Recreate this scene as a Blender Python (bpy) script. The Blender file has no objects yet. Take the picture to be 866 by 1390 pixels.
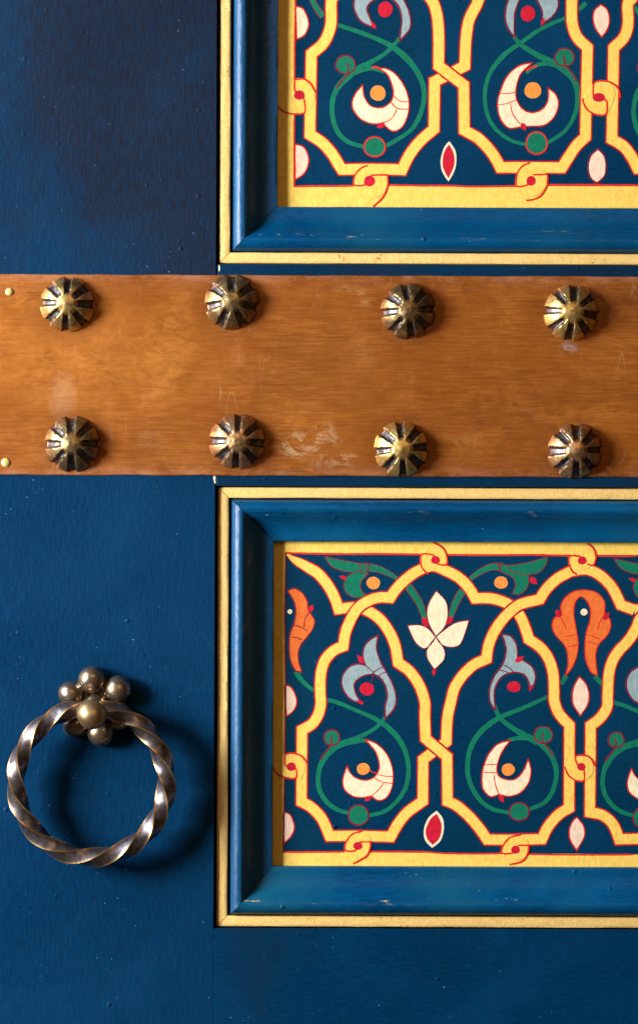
import bpy, bmesh, math, random
from mathutils import Vector, noise as mnoise

random.seed(7)
scene = bpy.context.scene
COL = scene.collection
S = 0.00045                      # metres per photo pixel
CX, CY = 433.0, 695.0
ROLL = 0.004

# ------------------------------------------------------------------ camera
cam_d = bpy.data.cameras.new('camera')
cam = bpy.data.objects.new('camera', cam_d)
COL.objects.link(cam)
DIST = 1.75
ZREF = 14 * S
cam.location = (0, -DIST - ZREF, 0)
cam.rotation_euler = (math.pi / 2, 0, 0)
cam.rotation_mode = 'XYZ'
cam.rotation_euler = (math.pi / 2, -ROLL, 0)
cam_d.sensor_fit = 'VERTICAL'
cam_d.sensor_height = 24
cam_d.lens = 24 * DIST / (1390 * S)
cam_d.clip_start = 0.05
cam_d.clip_end = 50
cam_d.dof.use_dof = True
cam_d.dof.focus_distance = DIST - 10 * S
cam_d.dof.aperture_fstop = 20
scene.camera = cam

# ------------------------------------------------------------------ world and lamps
w = bpy.data.worlds.new('World')
scene.world = w
w.use_nodes = True
bg = w.node_tree.nodes['Background']
bg.inputs[0].default_value = (1.0, 0.60, 0.30, 1)
bg.inputs[1].default_value = 0.06


def area(name, loc, target, sx, sy, power, col):
    d = bpy.data.lights.new(name, 'AREA')
    d.shape = 'RECTANGLE'
    d.size = sx
    d.size_y = sy
    d.energy = power
    d.color = col
    o = bpy.data.objects.new(name, d)
    COL.objects.link(o)
    o.location = loc
    o.rotation_euler = (Vector(target) - Vector(loc)).to_track_quat('-Z', 'Y').to_euler()
    return o


area('window_light', (-1.36, -0.72, 0.17), (0, 0, 0.0), 0.42, 0.46, 63, (1.0, 0.985, 0.95))
area('sky_light', (-1.15, -0.42, 0.62), (0, -0.02, 0.05), 0.9, 0.8, 15, (0.74, 0.87, 1.0))
area('room_light', (0.15, -2.1, 1.15), (0, 0, 0), 1.6, 0.9, 7, (1.0, 0.60, 0.28))

scene.view_settings.view_transform = 'Standard'
scene.view_settings.look = 'None'
scene.view_settings.gamma = 1
scene.view_settings.exposure = 0.0


# ------------------------------------------------------------------ coordinates
def dp(x, y, z=0.0):
    """door pixels -> metres"""
    return Vector(((x - CX) * S, -z * S, (CY - y) * S))


def i2d(p):
    """photo pixel -> door pixel (the picture is turned by a hair)"""
    dx, dy = p[0] - CX, p[1] - CY
    return (CX + dx - ROLL * dy, CY + dy + ROLL * dx)


# ------------------------------------------------------------------ materials
def srgb(r, g, b):
    f = lambda c: (c / 255 / 12.92) if c / 255 <= 0.04045 else ((c / 255 + 0.055) / 1.055) ** 2.4
    return (f(r), f(g), f(b), 1)


class NT:
    def __init__(self, name):
        self.m = bpy.data.materials.new(name)
        self.m.use_nodes = True
        self.t = self.m.node_tree
        self.n = self.t.nodes
        self.p = self.n['Principled BSDF']
        self.tc = self.n.new('ShaderNodeTexCoord')

    def link(self, a, b):
        self.t.links.new(a, b)

    def mapping(self, scale=(1, 1, 1), rot=(0, 0, 0)):
        m = self.n.new('ShaderNodeMapping')
        m.inputs['Scale'].default_value = scale
        m.inputs['Rotation'].default_value = rot
        self.link(self.tc.outputs['Object'], m.inputs[0])
        return m.outputs[0]

    def noise(self, scale, detail=4, rough=0.6, vec=None, dist=0.0):
        n = self.n.new('ShaderNodeTexNoise')
        n.inputs['Scale'].default_value = scale
        n.inputs['Detail'].default_value = detail
        n.inputs['Roughness'].default_value = rough
        n.inputs['Distortion'].default_value = dist
        self.link(vec if vec is not None else self.tc.outputs['Object'], n.inputs['Vector'])
        return n.outputs['Fac']

    def ramp(self, fac, lo, hi, a=0.0, b=1.0):
        r = self.n.new('ShaderNodeMapRange')
        r.inputs[1].default_value = lo
        r.inputs[2].default_value = hi
        r.inputs[3].default_value = a
        r.inputs[4].default_value = b
        self.link(fac, r.inputs[0])
        return r.outputs[0]

    def mix(self, fac, a, b):
        m = self.n.new('ShaderNodeMix')
        m.data_type = 'RGBA'
        for v, s in ((fac, m.inputs[0]), (a, m.inputs[6]), (b, m.inputs[7])):
            if hasattr(v, 'links') or hasattr(v, 'is_linked'):
                self.link(v, s)
            else:
                s.default_value = v
        return m.outputs[2]

    def math(self, op, a, b=0.0):
        m = self.n.new('ShaderNodeMath')
        m.operation = op
        for v, s in ((a, m.inputs[0]), (b, m.inputs[1])):
            if hasattr(v, 'is_linked'):
                self.link(v, s)
            else:
                s.default_value = v
        return m.outputs[0]

    def attr(self, name):
        a = self.n.new('ShaderNodeAttribute')
        a.attribute_name = name
        return a.outputs['Fac']

    def spot(self, px, py, rx, ry, ang=0.0):
        """soft elliptic patch at a photo position (object coordinates are the door's)"""
        x, y = px - CX, py - CY
        q = (x - ROLL * y, y + ROLL * x)
        m = self.n.new('ShaderNodeMapping')
        m.vector_type = 'TEXTURE'
        m.inputs['Location'].default_value = (q[0] * S, 0, -q[1] * S)
        m.inputs['Rotation'].default_value = (0, math.radians(ang), 0)
        m.inputs['Scale'].default_value = (rx * S, 1, ry * S)
        self.link(self.tc.outputs['Object'], m.inputs[0])
        sx = self.n.new('ShaderNodeSeparateXYZ')
        self.link(m.outputs[0], sx.inputs[0])
        a = self.math('ADD', self.math('MULTIPLY', sx.outputs['X'], sx.outputs['X']), self.math('MULTIPLY', sx.outputs['Z'], sx.outputs['Z']))
        return self.ramp(a, 0.0, 1.0, 1.0, 0.0)

    def bump(self, h, strength, dist=0.0005, prev=None):
        b = self.n.new('ShaderNodeBump')
        b.inputs['Strength'].default_value = strength
        b.inputs['Distance'].default_value = dist
        self.link(h, b.inputs['Height'])
        if prev is not None:
            self.link(prev, b.inputs['Normal'])
        return b.outputs[0]

    def done(self, col=None, rough=None, metal=0.0, normal=None, spec=0.5):
        for v, k in ((col, 'Base Color'), (rough, 'Roughness'), (metal, 'Metallic'), (normal, 'Normal'), (spec, 'Specular IOR Level')):
            if v is None:
                continue
            if hasattr(v, 'is_linked'):
                self.link(v, self.p.inputs[k])
            else:
                self.p.inputs[k].default_value = v
        return self.m


def blue_paint(name, base, dark, light, dull_col, dull_lo, dull_hi, vert=True, chip=0.765, grain=1.0, rough=(0.3, 0.5), zdull=None, spec=0.07):
    t = NT(name)
    st = (1, 1, 0.16) if vert else (0.16, 1, 1)
    mp = t.mapping(st)
    streak = t.noise(650, 5, 0.7, mp)
    broad = t.noise(9, 4, 0.6, dist=0.6)
    c = t.mix(t.ramp(streak, 0.36, 0.66), dark, base)
    c = t.mix(t.ramp(broad, 0.40, 0.68, 0, 0.55), c, light)
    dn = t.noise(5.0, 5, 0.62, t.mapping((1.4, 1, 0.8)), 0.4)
    dm = t.math('MULTIPLY', t.ramp(dn, dull_lo, dull_hi), t.ramp(streak, 0.3, 0.62, 1.0, 0.6))
    if zdull is not None:      # darker, greyer tone over the upper part of the board
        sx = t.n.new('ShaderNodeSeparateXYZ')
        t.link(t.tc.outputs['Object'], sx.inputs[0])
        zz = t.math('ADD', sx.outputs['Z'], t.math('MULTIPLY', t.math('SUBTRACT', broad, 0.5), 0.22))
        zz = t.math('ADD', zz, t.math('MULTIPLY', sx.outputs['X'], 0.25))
        dm = t.math('MULTIPLY', dm, t.ramp(zz, zdull[0], zdull[1], zdull[2], 1.0))
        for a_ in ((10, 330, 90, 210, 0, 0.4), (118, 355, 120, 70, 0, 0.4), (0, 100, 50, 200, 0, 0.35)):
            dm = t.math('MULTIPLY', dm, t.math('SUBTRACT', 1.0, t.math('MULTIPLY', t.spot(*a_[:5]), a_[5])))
    c = t.mix(dm, c, dull_col)
    sp = t.noise(900, 2, 0.5)
    spk = t.noise(60, 3, 0.6)
    chips = t.ramp(t.math('ADD', t.math('MULTIPLY', sp, 0.78), t.math('MULTIPLY', spk, 0.26)), chip, chip + 0.025)
    c = t.mix(chips, c, srgb(190, 205, 205))
    fine = t.noise(1500, 4, 0.6)
    pit = t.noise(520, 3, 0.55, t.mapping((1, 1, 0.5) if vert else (0.5, 1, 1)))
    vo = t.n.new('ShaderNodeTexVoronoi')
    vo.inputs['Scale'].default_value = 95
    t.link(t.tc.outputs['Object'], vo.inputs['Vector'])
    sc_ = t.n.new('ShaderNodeSeparateColor')
    t.link(vo.outputs['Color'], sc_.inputs[0])
    pim = t.math('MULTIPLY', t.ramp(vo.outputs['Distance'], 0.0, 0.16, 1, 0), t.ramp(sc_.outputs[0], 0.80, 0.95))
    wr = t.math('MULTIPLY', t.attr('crest'), t.ramp(t.noise(170, 5, 0.75, t.mapping((1, 1, 0.22) if vert else (0.22, 1, 1))), 0.62, 0.65))
    c = t.mix(wr, c, srgb(186, 160, 104))
    b = t.bump(pim, 0.55 * grain, 0.0012)
    peel = t.noise(330, 3, 0.5, t.mapping((1, 1, 0.7) if vert else (0.7, 1, 1)))
    b = t.bump(fine, 0.26 * grain, 0.0005, b)
    b = t.bump(pit, 0.28 * grain, 0.0007, b)
    b = t.bump(peel, 0.13 * grain, 0.0010, b)
    b = t.bump(streak, 0.22 * grain, 0.0007, b)
    return t.done(c, t.ramp(broad, 0.3, 0.7, rough[0], rough[1]), 0, b, spec)


B_BASE, B_DARK, B_LITE = srgb(0, 51, 88), srgb(0, 40, 72), srgb(0, 60, 101)
B_DULL = srgb(26, 28, 38)  # dark grey tone mixed into the upper stile
M = {}
M['stile'] = blue_paint('blue_stile_paint', B_BASE, B_DARK, B_LITE, B_DULL, 0.22, 0.46, True, 0.752, zdull=(0.04, 0.14, 0.12))
M['rail'] = blue_paint('blue_rail_paint', srgb(2, 44, 74), srgb(6, 36, 60), srgb(2, 50, 84), srgb(20, 34, 54), 0.46, 0.64, False, 0.752)
M['rail_low'] = blue_paint('blue_low_rail_paint', B_BASE, B_DARK, B_LITE, srgb(10, 40, 66), 0.46, 0.66, False, 0.752)
M['mould'] = blue_paint('blue_moulding_paint', srgb(0, 70, 116), srgb(0, 54, 92), srgb(0, 87, 137), srgb(18, 84, 112), 0.45, 0.66, False, 0.752, 1.1, (0.24, 0.36), spec=0.14)
M['mould_v'] = blue_paint('blue_upright_moulding_paint', srgb(0, 70, 116), srgb(0, 54, 92), srgb(0, 87, 137), srgb(18, 70, 110), 0.45, 0.66, True, 0.752, 1.25, (0.24, 0.36), spec=0.4)
M['field'] = blue_paint('blue_field_paint', srgb(0, 53, 88), srgb(0, 43, 74), srgb(0, 61, 98), srgb(2, 49, 70), 0.45, 0.65, False, 0.755, 1.3, (0.4, 0.55))


def flat_paint(name, c1, c2, rough=0.5, metal=0.0, grain=1.0, scale=260, lo=0.35, hi=0.65):
    t = NT(name)
    a = t.noise(scale, 5, 0.65)
    bq = t.noise(40, 4, 0.6)
    c = t.mix(t.ramp(a, lo, hi), c1, c2)
    c = t.mix(t.ramp(bq, 0.45, 0.7, 0, 0.5), c, c1)
    f = t.noise(1300, 4, 0.6)
    br_ = t.noise(620, 4, 0.7, t.mapping((1, 1, 0.3), (0, 0.6, 0)))
    hs = t.n.new('ShaderNodeHueSaturation')
    t.link(t.ramp(br_, 0.28, 0.72, 0.86, 1.14), hs.inputs['Value'])
    t.link(c, hs.inputs['Color'])
    c = hs.outputs[0]
    b = t.bump(f, 0.22 * grain, 0.0004)
    b = t.bump(br_, 0.22 * grain, 0.0006, b)
    return t.done(c, rough, metal, b, 0.25)


M['gold'] = flat_paint('gold_band_paint', srgb(250, 216, 112), srgb(242, 198, 86), 0.5, 0.12)
M['cream'] = flat_paint('cream_paint', srgb(240, 228, 196), srgb(226, 208, 172), 0.55)
M['pink'] = flat_paint('pale_pink_paint', srgb(240, 214, 192), srgb(228, 196, 172), 0.55)
M['orange'] = flat_paint('orange_paint', srgb(232, 118, 54), srgb(216, 98, 42), 0.5)
M['peach'] = flat_paint('peach_paint', srgb(246, 150, 70), srgb(236, 132, 56), 0.5)
M['red'] = flat_paint('crimson_paint', srgb(206, 26, 52), srgb(178, 18, 48), 0.5)
M['green'] = flat_paint('green_paint', srgb(4, 118, 88), srgb(6, 102, 80), 0.5)
M['grey'] = flat_paint('grey_blue_paint', srgb(152, 172, 176), srgb(130, 154, 162), 0.5)
M['line'] = flat_paint('red_outline_paint', srgb(226, 50, 30), srgb(206, 34, 36), 0.5, scale=420)
M['maroon'] = flat_paint('maroon_outline_paint', srgb(128, 26, 48), srgb(96, 28, 56), 0.5, scale=420)


def gold_leaf():
    t = NT('gold_trim_leaf')
    a = t.noise(700, 6, 0.75)
    b2 = t.noise(70, 4, 0.65)
    c = t.mix(t.ramp(a, 0.3, 0.6), srgb(222, 172, 88), srgb(246, 214, 140))
    c = t.mix(t.ramp(b2, 0.5, 0.72, 0, 0.6), c, srgb(232, 190, 110))
    wear = t.ramp(t.math('ADD', t.math('MULTIPLY', a, 0.5), t.math('MULTIPLY', t.noise(140, 4, 0.7), 0.5)), 0.590, 0.64)
    c = t.mix(wear, c, srgb(92, 66, 36))
    b = t.bump(a, 0.28, 0.0008)
    b = t.bump(t.noise(200, 3, 0.6), 0.2, 0.0008, b)
    return t.done(c, 0.45, 0.1, b, 0.4)


M['trim'] = gold_leaf()


def copper():
    t = NT('brushed_copper')
    st = t.noise(900, 5, 0.7, t.mapping((0.05, 1, 1)))
    st2 = t.noise(520, 5, 0.7, t.mapping((0.09, 1, 1), (0, 0.02, 0)))
    cloud = t.noise(24, 8, 0.78, t.mapping((0.6, 1, 1)), 0.6)
    br = t.noise(14, 5, 0.62, t.mapping((0.55, 1, 1)), 0.5)
    blot = t.noise(34, 5, 0.7, dist=0.8)
    c = t.mix(t.ramp(st2, 0.32, 0.68), srgb(154, 86, 28), srgb(180, 108, 40))
    c = t.mix(t.ramp(st, 0.46, 0.66, 0, 0.5), c, srgb(212, 138, 62))
    c = t.mix(t.ramp(st, 0.50, 0.34, 0, 0.32), c, srgb(132, 68, 20))
    c = t.mix(t.ramp(cloud, 0.42, 0.62, 0, 0.55), c, srgb(136, 70, 20))
    c = t.mix(t.ramp(cloud, 0.44, 0.30, 0, 0.6), c, srgb(218, 142, 58))
    c = t.mix(t.ramp(br, 0.40, 0.66, 0, 0.5), c, srgb(164, 90, 22))
    c = t.mix(t.ramp(blot, 0.60, 0.74, 0, 0.35), c, srgb(196, 134, 84))
    # scratches and pale scuffs
    sc = t.noise(70, 2, 0.5, t.mapping((1, 1, 0.16), (0, 0.9, 0)), 0.2)
    line = t.ramp(t.math('ABSOLUTE', t.math('SUBTRACT', sc, 0.5)), 0.0, 0.006, 1, 0)
    line = t.math('MULTIPLY', line, t.ramp(t.noise(18, 3, 0.6), 0.56, 0.66))
    c = t.mix(t.math('MULTIPLY', line, 0.35), c, srgb(232, 190, 150))
    # scuffs, old stains and tool marks
    brk = t.noise(150, 5, 0.75, t.mapping((0.6, 1, 1)), 0.6)
    for px, py, rx, ry, an, amt, lo_, hi_, col in (
            (85, 540, 22, 38, 4, 0.40, 0.3, 0.55, srgb(214, 172, 138)), (402, 606, 34, 24, 20, 0.8, 0.50, 0.60, srgb(226, 190, 150)), (436, 596, 30, 26, 0, 0.7, 0.52, 0.6, srgb(222, 180, 140)),
            (478, 400, 34, 16, 20, 0.6, 0.48, 0.6, srgb(224, 172, 110)), (450, 628, 60, 18, 0, 0.7, 0.5, 0.6, srgb(216, 170, 130)), (492, 486, 20, 34, -20, 0.22, 0.44, 0.6, srgb(224, 160, 96)),
            (768, 470, 16, 14, 0, 0.7, 0.46, 0.56, srgb(206, 186, 186)), (205, 600, 26, 22, 30, 0.12, 0.42, 0.6, srgb(224, 186, 140)), (232, 460, 40, 90, 10, 0.35, 0.4, 0.7, srgb(236, 168, 84)),
            (700, 560, 120, 60, 0, 0.5, 0.35, 0.7, srgb(120, 62, 22)), (560, 520, 160, 70, 0, 0.35, 0.4, 0.7, srgb(128, 66, 20)), (130, 490, 220, 90, 0, 0.5, 0.30, 0.65, srgb(222, 146, 62)), (840, 410, 90, 50, 0, 0.6, 0.3, 0.6, srgb(104, 54, 24)), (640, 400, 120, 34, 0, 0.4, 0.35, 0.65, srgb(116, 60, 22)), (420, 640, 320, 18, 0, 0.5, 0.4, 0.6, srgb(112, 56, 22)), (800, 640, 120, 40, 0, 0.5, 0.35, 0.6, srgb(108, 54, 22)), (430, 384, 400, 16, 0, 0.4, 0.42, 0.6, srgb(116, 58, 24)),
            (640, 600, 50, 24, 0, 0.4, 0.48, 0.6, srgb(206, 150, 90)), (330, 470, 70, 16, 0, 0.4, 0.4, 0.6, srgb(146, 80, 24)), (150, 600, 14, 30, 0, 0.3, 0.3, 0.6, srgb(150, 80, 30))):
        c = t.mix(t.math('MULTIPLY', t.math('MULTIPLY', t.spot(px, py, rx, ry, an), t.ramp(brk, lo_, hi_)), amt), c, col)
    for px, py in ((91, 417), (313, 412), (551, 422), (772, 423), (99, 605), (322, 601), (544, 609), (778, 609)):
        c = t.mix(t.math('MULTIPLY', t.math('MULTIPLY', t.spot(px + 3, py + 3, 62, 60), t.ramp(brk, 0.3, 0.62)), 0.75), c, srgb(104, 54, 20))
    # worn edges of the sheet, from the edge attribute
    e = t.math('MULTIPLY', t.attr('edge'), t.ramp(t.noise(120, 5, 0.7, t.mapping((0.5, 1, 1))), 0.40, 0.62))
    c = t.mix(t.math('MULTIPLY', e, 0.75), c, srgb(206, 146, 116))
    spots = t.ramp(t.noise(330, 3, 0.55), 0.70, 0.75)
    c = t.mix(t.math('MULTIPLY', spots, 0.6), c, srgb(112, 52, 24))
    b = t.bump(st, 0.22, 0.0004)
    b = t.bump(t.noise(520, 4, 0.7), 0.10, 0.0005, b)
    b = t.bump(br, 0.16, 0.003, b)
    return t.done(c, t.ramp(blot, 0.3, 0.7, 0.36, 0.52), 0.55, b, 0.5)


M['copper'] = copper()


def stud_metal(name, c1, c2, c3):
    t = NT(name)
    a = t.noise(420, 5, 0.7)
    h = t.noise(130, 5, 0.65)
    c = t.mix(t.ramp(a, 0.35, 0.62), c1, c2)
    c = t.mix(t.ramp(h, 0.48, 0.66, 0, 0.8), c, c3)
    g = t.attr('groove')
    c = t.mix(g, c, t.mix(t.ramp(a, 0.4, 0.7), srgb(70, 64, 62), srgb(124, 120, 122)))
    b = t.bump(a, 0.16, 0.0006)
    b = t.bump(t.noise(800, 4, 0.6, t.mapping((1, 1, 1))), 0.10, 0.0004, b)
    return t.done(c, t.ramp(h, 0.3, 0.7, 0.30, 0.46), 0.92, b, 0.5)


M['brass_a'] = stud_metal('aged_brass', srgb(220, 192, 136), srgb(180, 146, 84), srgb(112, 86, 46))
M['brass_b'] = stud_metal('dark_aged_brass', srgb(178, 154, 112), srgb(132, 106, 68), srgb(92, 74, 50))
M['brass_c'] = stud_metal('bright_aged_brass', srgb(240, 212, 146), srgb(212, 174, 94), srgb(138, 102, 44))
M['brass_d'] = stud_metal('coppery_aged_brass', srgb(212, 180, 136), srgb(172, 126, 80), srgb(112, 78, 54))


def ring_metal():
    t = NT('bronze_ring_metal')
    a = t.noise(330, 5, 0.65)
    h = t.noise(60, 4, 0.6)
    c = t.mix(t.ramp(a, 0.35, 0.65), srgb(100, 92, 92), srgb(150, 144, 150))
    c = t.mix(t.ramp(h, 0.5, 0.7, 0, 0.7), c, srgb(104, 88, 80))
    c = t.mix(t.attr('wear'), c, srgb(226, 172, 92))
    b = t.bump(t.noise(700, 4, 0.6), 0.14, 0.0004)
    b = t.bump(t.noise(170, 4, 0.6), 0.16, 0.0009, b)
    return t.done(c, t.ramp(h, 0.3, 0.7, 0.28, 0.42), 0.95, b, 0.5)


def ball_metal(name, c1, c2, c3, rough=(0.22, 0.36)):
    t = NT(name)
    a = t.noise(300, 5, 0.7)
    h = t.noise(110, 5, 0.65)
    c = t.mix(t.ramp(a, 0.35, 0.62), c1, c2)
    c = t.mix(t.ramp(h, 0.47, 0.64, 0, 0.8), c, c3)
    b = t.bump(t.noise(700, 4, 0.6), 0.12, 0.0004)
    return t.done(c, t.ramp(h, 0.3, 0.7, rough[0], rough[1]), 0.9, b, 0.5)


M['ring'] = ring_metal()
M['rosette'] = ball_metal('bronze_rosette_metal', srgb(160, 148, 138), srgb(136, 118, 98), srgb(150, 116, 66))
M['boss'] = ball_metal('golden_boss_metal', srgb(186, 160, 120), srgb(162, 136, 98), srgb(140, 110, 70), (0.36, 0.46))
M['nail'] = flat_paint('bright_brass_nail', srgb(250, 226, 150), srgb(236, 206, 120), 0.35, 0.5)
M['core'] = flat_paint('dark_bare_wood', srgb(30, 24, 22), srgb(20, 18, 18), 0.8)


# ------------------------------------------------------------------ object helpers
def link_obj(name, bm, mats, parent=None, smooth=False, recalc=True):
    if recalc:
        bmesh.ops.recalc_face_normals(bm, faces=bm.faces)
    me = bpy.data.meshes.new(name)
    bm.to_mesh(me)
    bm.free()
    for m in (mats if isinstance(mats, (list, tuple)) else [mats]):
        me.materials.append(M[m])
    if smooth:
        for p in me.polygons:
            p.use_smooth = True
    o = bpy.data.objects.new(name, me)
    COL.objects.link(o)
    if parent is not None:
        o.parent = parent
    return o


def empty(name, loc, label, cat):
    o = bpy.data.objects.new(name, None)
    o.empty_display_size = 0.02
    COL.objects.link(o)
    o.location = loc
    o['label'] = label
    o['category'] = cat
    return o


def box_bm(x0, y0, x1, y1, z0, z1, bev=1.0, seg=2):
    bm = bmesh.new()
    v = [bm.verts.new(dp(x, y, z)) for z in (z0, z1) for x, y in ((x0, y0), (x1, y0), (x1, y1), (x0, y1))]
    for f in ((0, 1, 2, 3), (4, 5, 6, 7), (0, 1, 5, 4), (1, 2, 6, 5), (2, 3, 7, 6), (3, 0, 4, 7)):
        bm.faces.new([v[i] for i in f])
    bmesh.ops.recalc_face_normals(bm, faces=bm.faces)
    if bev:
        bmesh.ops.bevel(bm, geom=list(bm.edges), offset=bev * S, segments=seg, profile=0.6, affect='EDGES')
    return bm


# ------------------------------------------------------------------ the door
door = empty('panelled_door', (0, 0, 0), 'blue painted wooden door with gold trimmed framed panels of interlaced floral ornament', 'door')
door['kind'] = 'thing'

ZR = 24.0     # face of stile and rails
EDGE = 292.6
XR_IN = 1262  # beyond the frame: right stile
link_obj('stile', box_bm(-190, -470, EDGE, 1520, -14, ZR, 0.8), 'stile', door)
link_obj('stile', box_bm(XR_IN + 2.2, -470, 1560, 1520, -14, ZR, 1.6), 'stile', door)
link_obj('rail', box_bm(EDGE + 1.6, 359.6, XR_IN, 660.2, -14, ZR, 1.6), 'rail', door)
link_obj('rail', box_bm(EDGE + 0.1, 1259.4, XR_IN, 1519, -14, ZR - 0.05, 0.3), 'rail_low', door)
link_obj('rail', box_bm(EDGE + 1.6, -469, XR_IN, -286, -14, ZR, 1.6), 'rail', door)
link_obj('door_core', box_bm(-180, -460, 1550, 1510, -22, -15, 0), 'core', door)


def wob(u, s):
    return mnoise.noise(Vector((u * 0.02, s * 7.3, 0.0))) * 0.45 + mnoise.noise(Vector((u * 0.12, s * 3.1, 4.0))) * 0.18


def frame_members(name, x0, y0, x1, y1, prof, mats, parent, gap=0.35, cap=True, wobble=1.0, step=14.0):
    """four mitred mouldings; prof = [(distance inward, z)] from outside to inside"""
    out = []
    for side in range(4):
        bm = bmesh.new()
        if side in (0, 2):
            L = x1 - x0
        else:
            L = y1 - y0
        n = max(2, int(L / step))
        dmax = max(p[0] for p in prof)
        rows = []
        for k in range(n + 1):
            f = k / n
            row = []
            for d, z in prof:
                a0, a1 = d + gap, L - d - gap
                u = a0 + (a1 - a0) * f
                e = wob(u + side * 977 + x0 + y0, d * 0.11 + side) * wobble
                dd = d + e * 0.6
                zz = z + wob(u + 300, d * 0.09 + side + 9) * wobble
                if side == 0:
                    q = (x0 + u, y0 + dd)
                elif side == 2:
                    q = (x0 + u, y1 - dd)
                elif side == 1:
                    q = (x0 + dd, y0 + u)
                else:
                    q = (x1 - dd, y0 + u)
                row.append(bm.verts.new(dp(q[0], q[1], zz)))
            rows.append(row)
        m = len(prof)
        for k in range(n):
            for j in range(m - 1):
                bm.faces.new((rows[k][j], rows[k + 1][j], rows[k + 1][j + 1], rows[k][j + 1]))
        bm.faces.new(rows[0])
        bm.faces.new(rows[-1])
        o = link_obj(name, bm, mats[0] if side in (0, 2) else mats[1], parent, True)
        o.data.polygons.foreach_set('use_smooth', [len(p.vertices) == 4 for p in o.data.polygons])
        try:
            o.data.set_sharp_from_angle(angle=math.radians(38))
        except Exception:
            pass
        out.append(o)
    return out


def trim_prof(h):
    return [(0, -6), (0, h - 2), (0.5, h - 1), (1.5, h - 0.4), (4, h - 0.1), (7, h), (10.5, h - 0.1), (13.2, h - 0.4), (14.2, h - 1), (14.6, h - 2.2), (14.6, -6)]


def mould_prof(wd):
    base = [(0, -6), (0, 14), (0.8, 20), (2.6, 25.5), (5.5, 29.6), (9, 32), (13, 32.8), (16.5, 32), (19, 29.8), (20.2, 28.2),
            (21.4, 27.6), (24, 24.5), (28, 20.2), (33, 16.4), (38, 13.7), (44, 11.8), (50, 10.9)]
    s = wd / 57.0
    return [(d * s, z) for d, z in base] + [(wd - 2, 10.9), (wd - 0.5, 10.4), (wd, 9.2), (wd, -6)]


FR = {'up': dict(x0=296.4, y0=-281, x1=1258, y1=358.2, inx=374.6, iny1=280.4, iny0=-203),
      'lo': dict(x0=296.4, y0=661.8, x1=1258, y1=1257.6, inx=371.6, iny1=1176.8, iny0=734.8)}
for k, f in FR.items():
    frame_members('gold_trim', f['x0'], f['y0'], f['x1'], f['y1'], trim_prof(20.6 if k == 'up' else 18.6), ('trim', 'trim'), door, 0.5, wobble=1.1, step=7)
    wd = f['inx'] - (f['x0'] + 17.5)
    wb = 62.0 if k == 'lo' else 60.0
    # the frame's own width differs a little between sides, so sweep it round the sight edge
    ox0 = f['x0'] + 18.2
    oy0 = f['y0'] + 16.2
    oy1 = f['y1'] - 16.0
    w_ = ox0 + (f['inx'] - ox0)
    prof = mould_prof(f['inx'] - ox0)

    def member(side, wdt):
        return mould_prof(wdt)
    # widths: left = inx-ox0, bottom = oy1-iny1, top = iny0-oy0
    wl, wbm, wtp = f['inx'] - ox0, oy1 - f['iny1'], f['iny0'] - oy0
    ox1 = f['x1'] - 18.2
    pl, pb, pt = mould_prof(wl), mould_prof(wbm), mould_prof(wtp)
    for side, pr, mt in (('top', pt, 'mould'), ('bottom', pb, 'mould'), ('left', pl, 'mould_v'), ('right', pl, 'mould_v')):
        bm = bmesh.new()
        rows = []
        n = 70
        for q in range(n + 1):
            row = []
            for j in range(len(pr)):
                dl, db, dt_ = pl[j][0], pb[j][0], pt[j][0]
                z = pr[j][1]
                g = 0.5
                if side in ('top', 'bottom'):
                    a0, a1 = ox0 + dl + g, ox1 - dl - g
                    u = a0 + (a1 - a0) * q / n
                    e = wob(u, j * 0.21 + (5 if side == 'top' else 11)) * 0.8
                    y = oy0 + dt_ + e if side == 'top' else oy1 - db + e
                    row.append(bm.verts.new(dp(u, y, z + e * 0.7)))
                else:
                    a0, a1 = oy0 + dt_ + g, oy1 - db - g
                    u = a0 + (a1 - a0) * q / n
                    e = wob(u, j * 0.21 + (17 if side == 'left' else 23)) * 0.8
                    x = ox0 + dl + e if side == 'left' else ox1 - dl + e
                    row.append(bm.verts.new(dp(x, u, z + e * 0.7)))
            rows.append(row)
        for q in range(n):
            for j in range(len(pr) - 1):
                bm.faces.new((rows[q][j], rows[q + 1][j], rows[q + 1][j + 1], rows[q][j + 1]))
        bm.faces.new(rows[0])
        bm.faces.new(rows[-1])
        o = link_obj('moulding', bm, mt, door)
        o.data.polygons.foreach_set('use_smooth', [len(p.vertices) == 4 for p in o.data.polygons])
        o.data.set_sharp_from_angle(angle=math.radians(40))
        at_ = o.data.attributes.new('crest', 'FLOAT', 'POINT')
        at_.data.foreach_set('value', [1.0 if j in (8, 9, 10) else (0.35 if j in (7, 11) else 0.0) for q in range(n + 1) for j in range(len(pr))])

PAN = {}
for k, f in FR.items():
    y0, y1 = f['iny0'] - 8, f['iny1'] + 8
    PAN[k] = link_obj('painted_panel', box_bm(f['inx'] - 8, y0, 1258 - 18.2 - (f['inx'] - 314.6) + 8, y1, -8, 0, 0), 'field', door)
PAN['up']['label'] = 'upper painted panel with yellow strapwork, green scrolls and cream crescents'
PAN['lo']['label'] = 'lower painted panel with arched strapwork, white flower and orange plumes'

# ------------------------------------------------------------------ painted ornament
K = 3.331


def tile(ox, oy):
    def f(pts):
        out = []
        for p in pts:
            q = (ox + p[0] / K, oy + p[1] / K)
            out.append(q + ('c',) if len(p) > 2 else q)
        return out
    return f


A, B, C, D = tile(366, 720), tile(366, 940), tile(606, 720), tile(606, 940)
E, F, G, H = tile(366, 0), tile(606, 0), tile(366, 160), tile(606, 160)
c = 'c'


def shift(pts, dx, dy=0):
    return [(p[0] + dx, p[1] + dy) + tuple(p[2:]) for p in pts]


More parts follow.
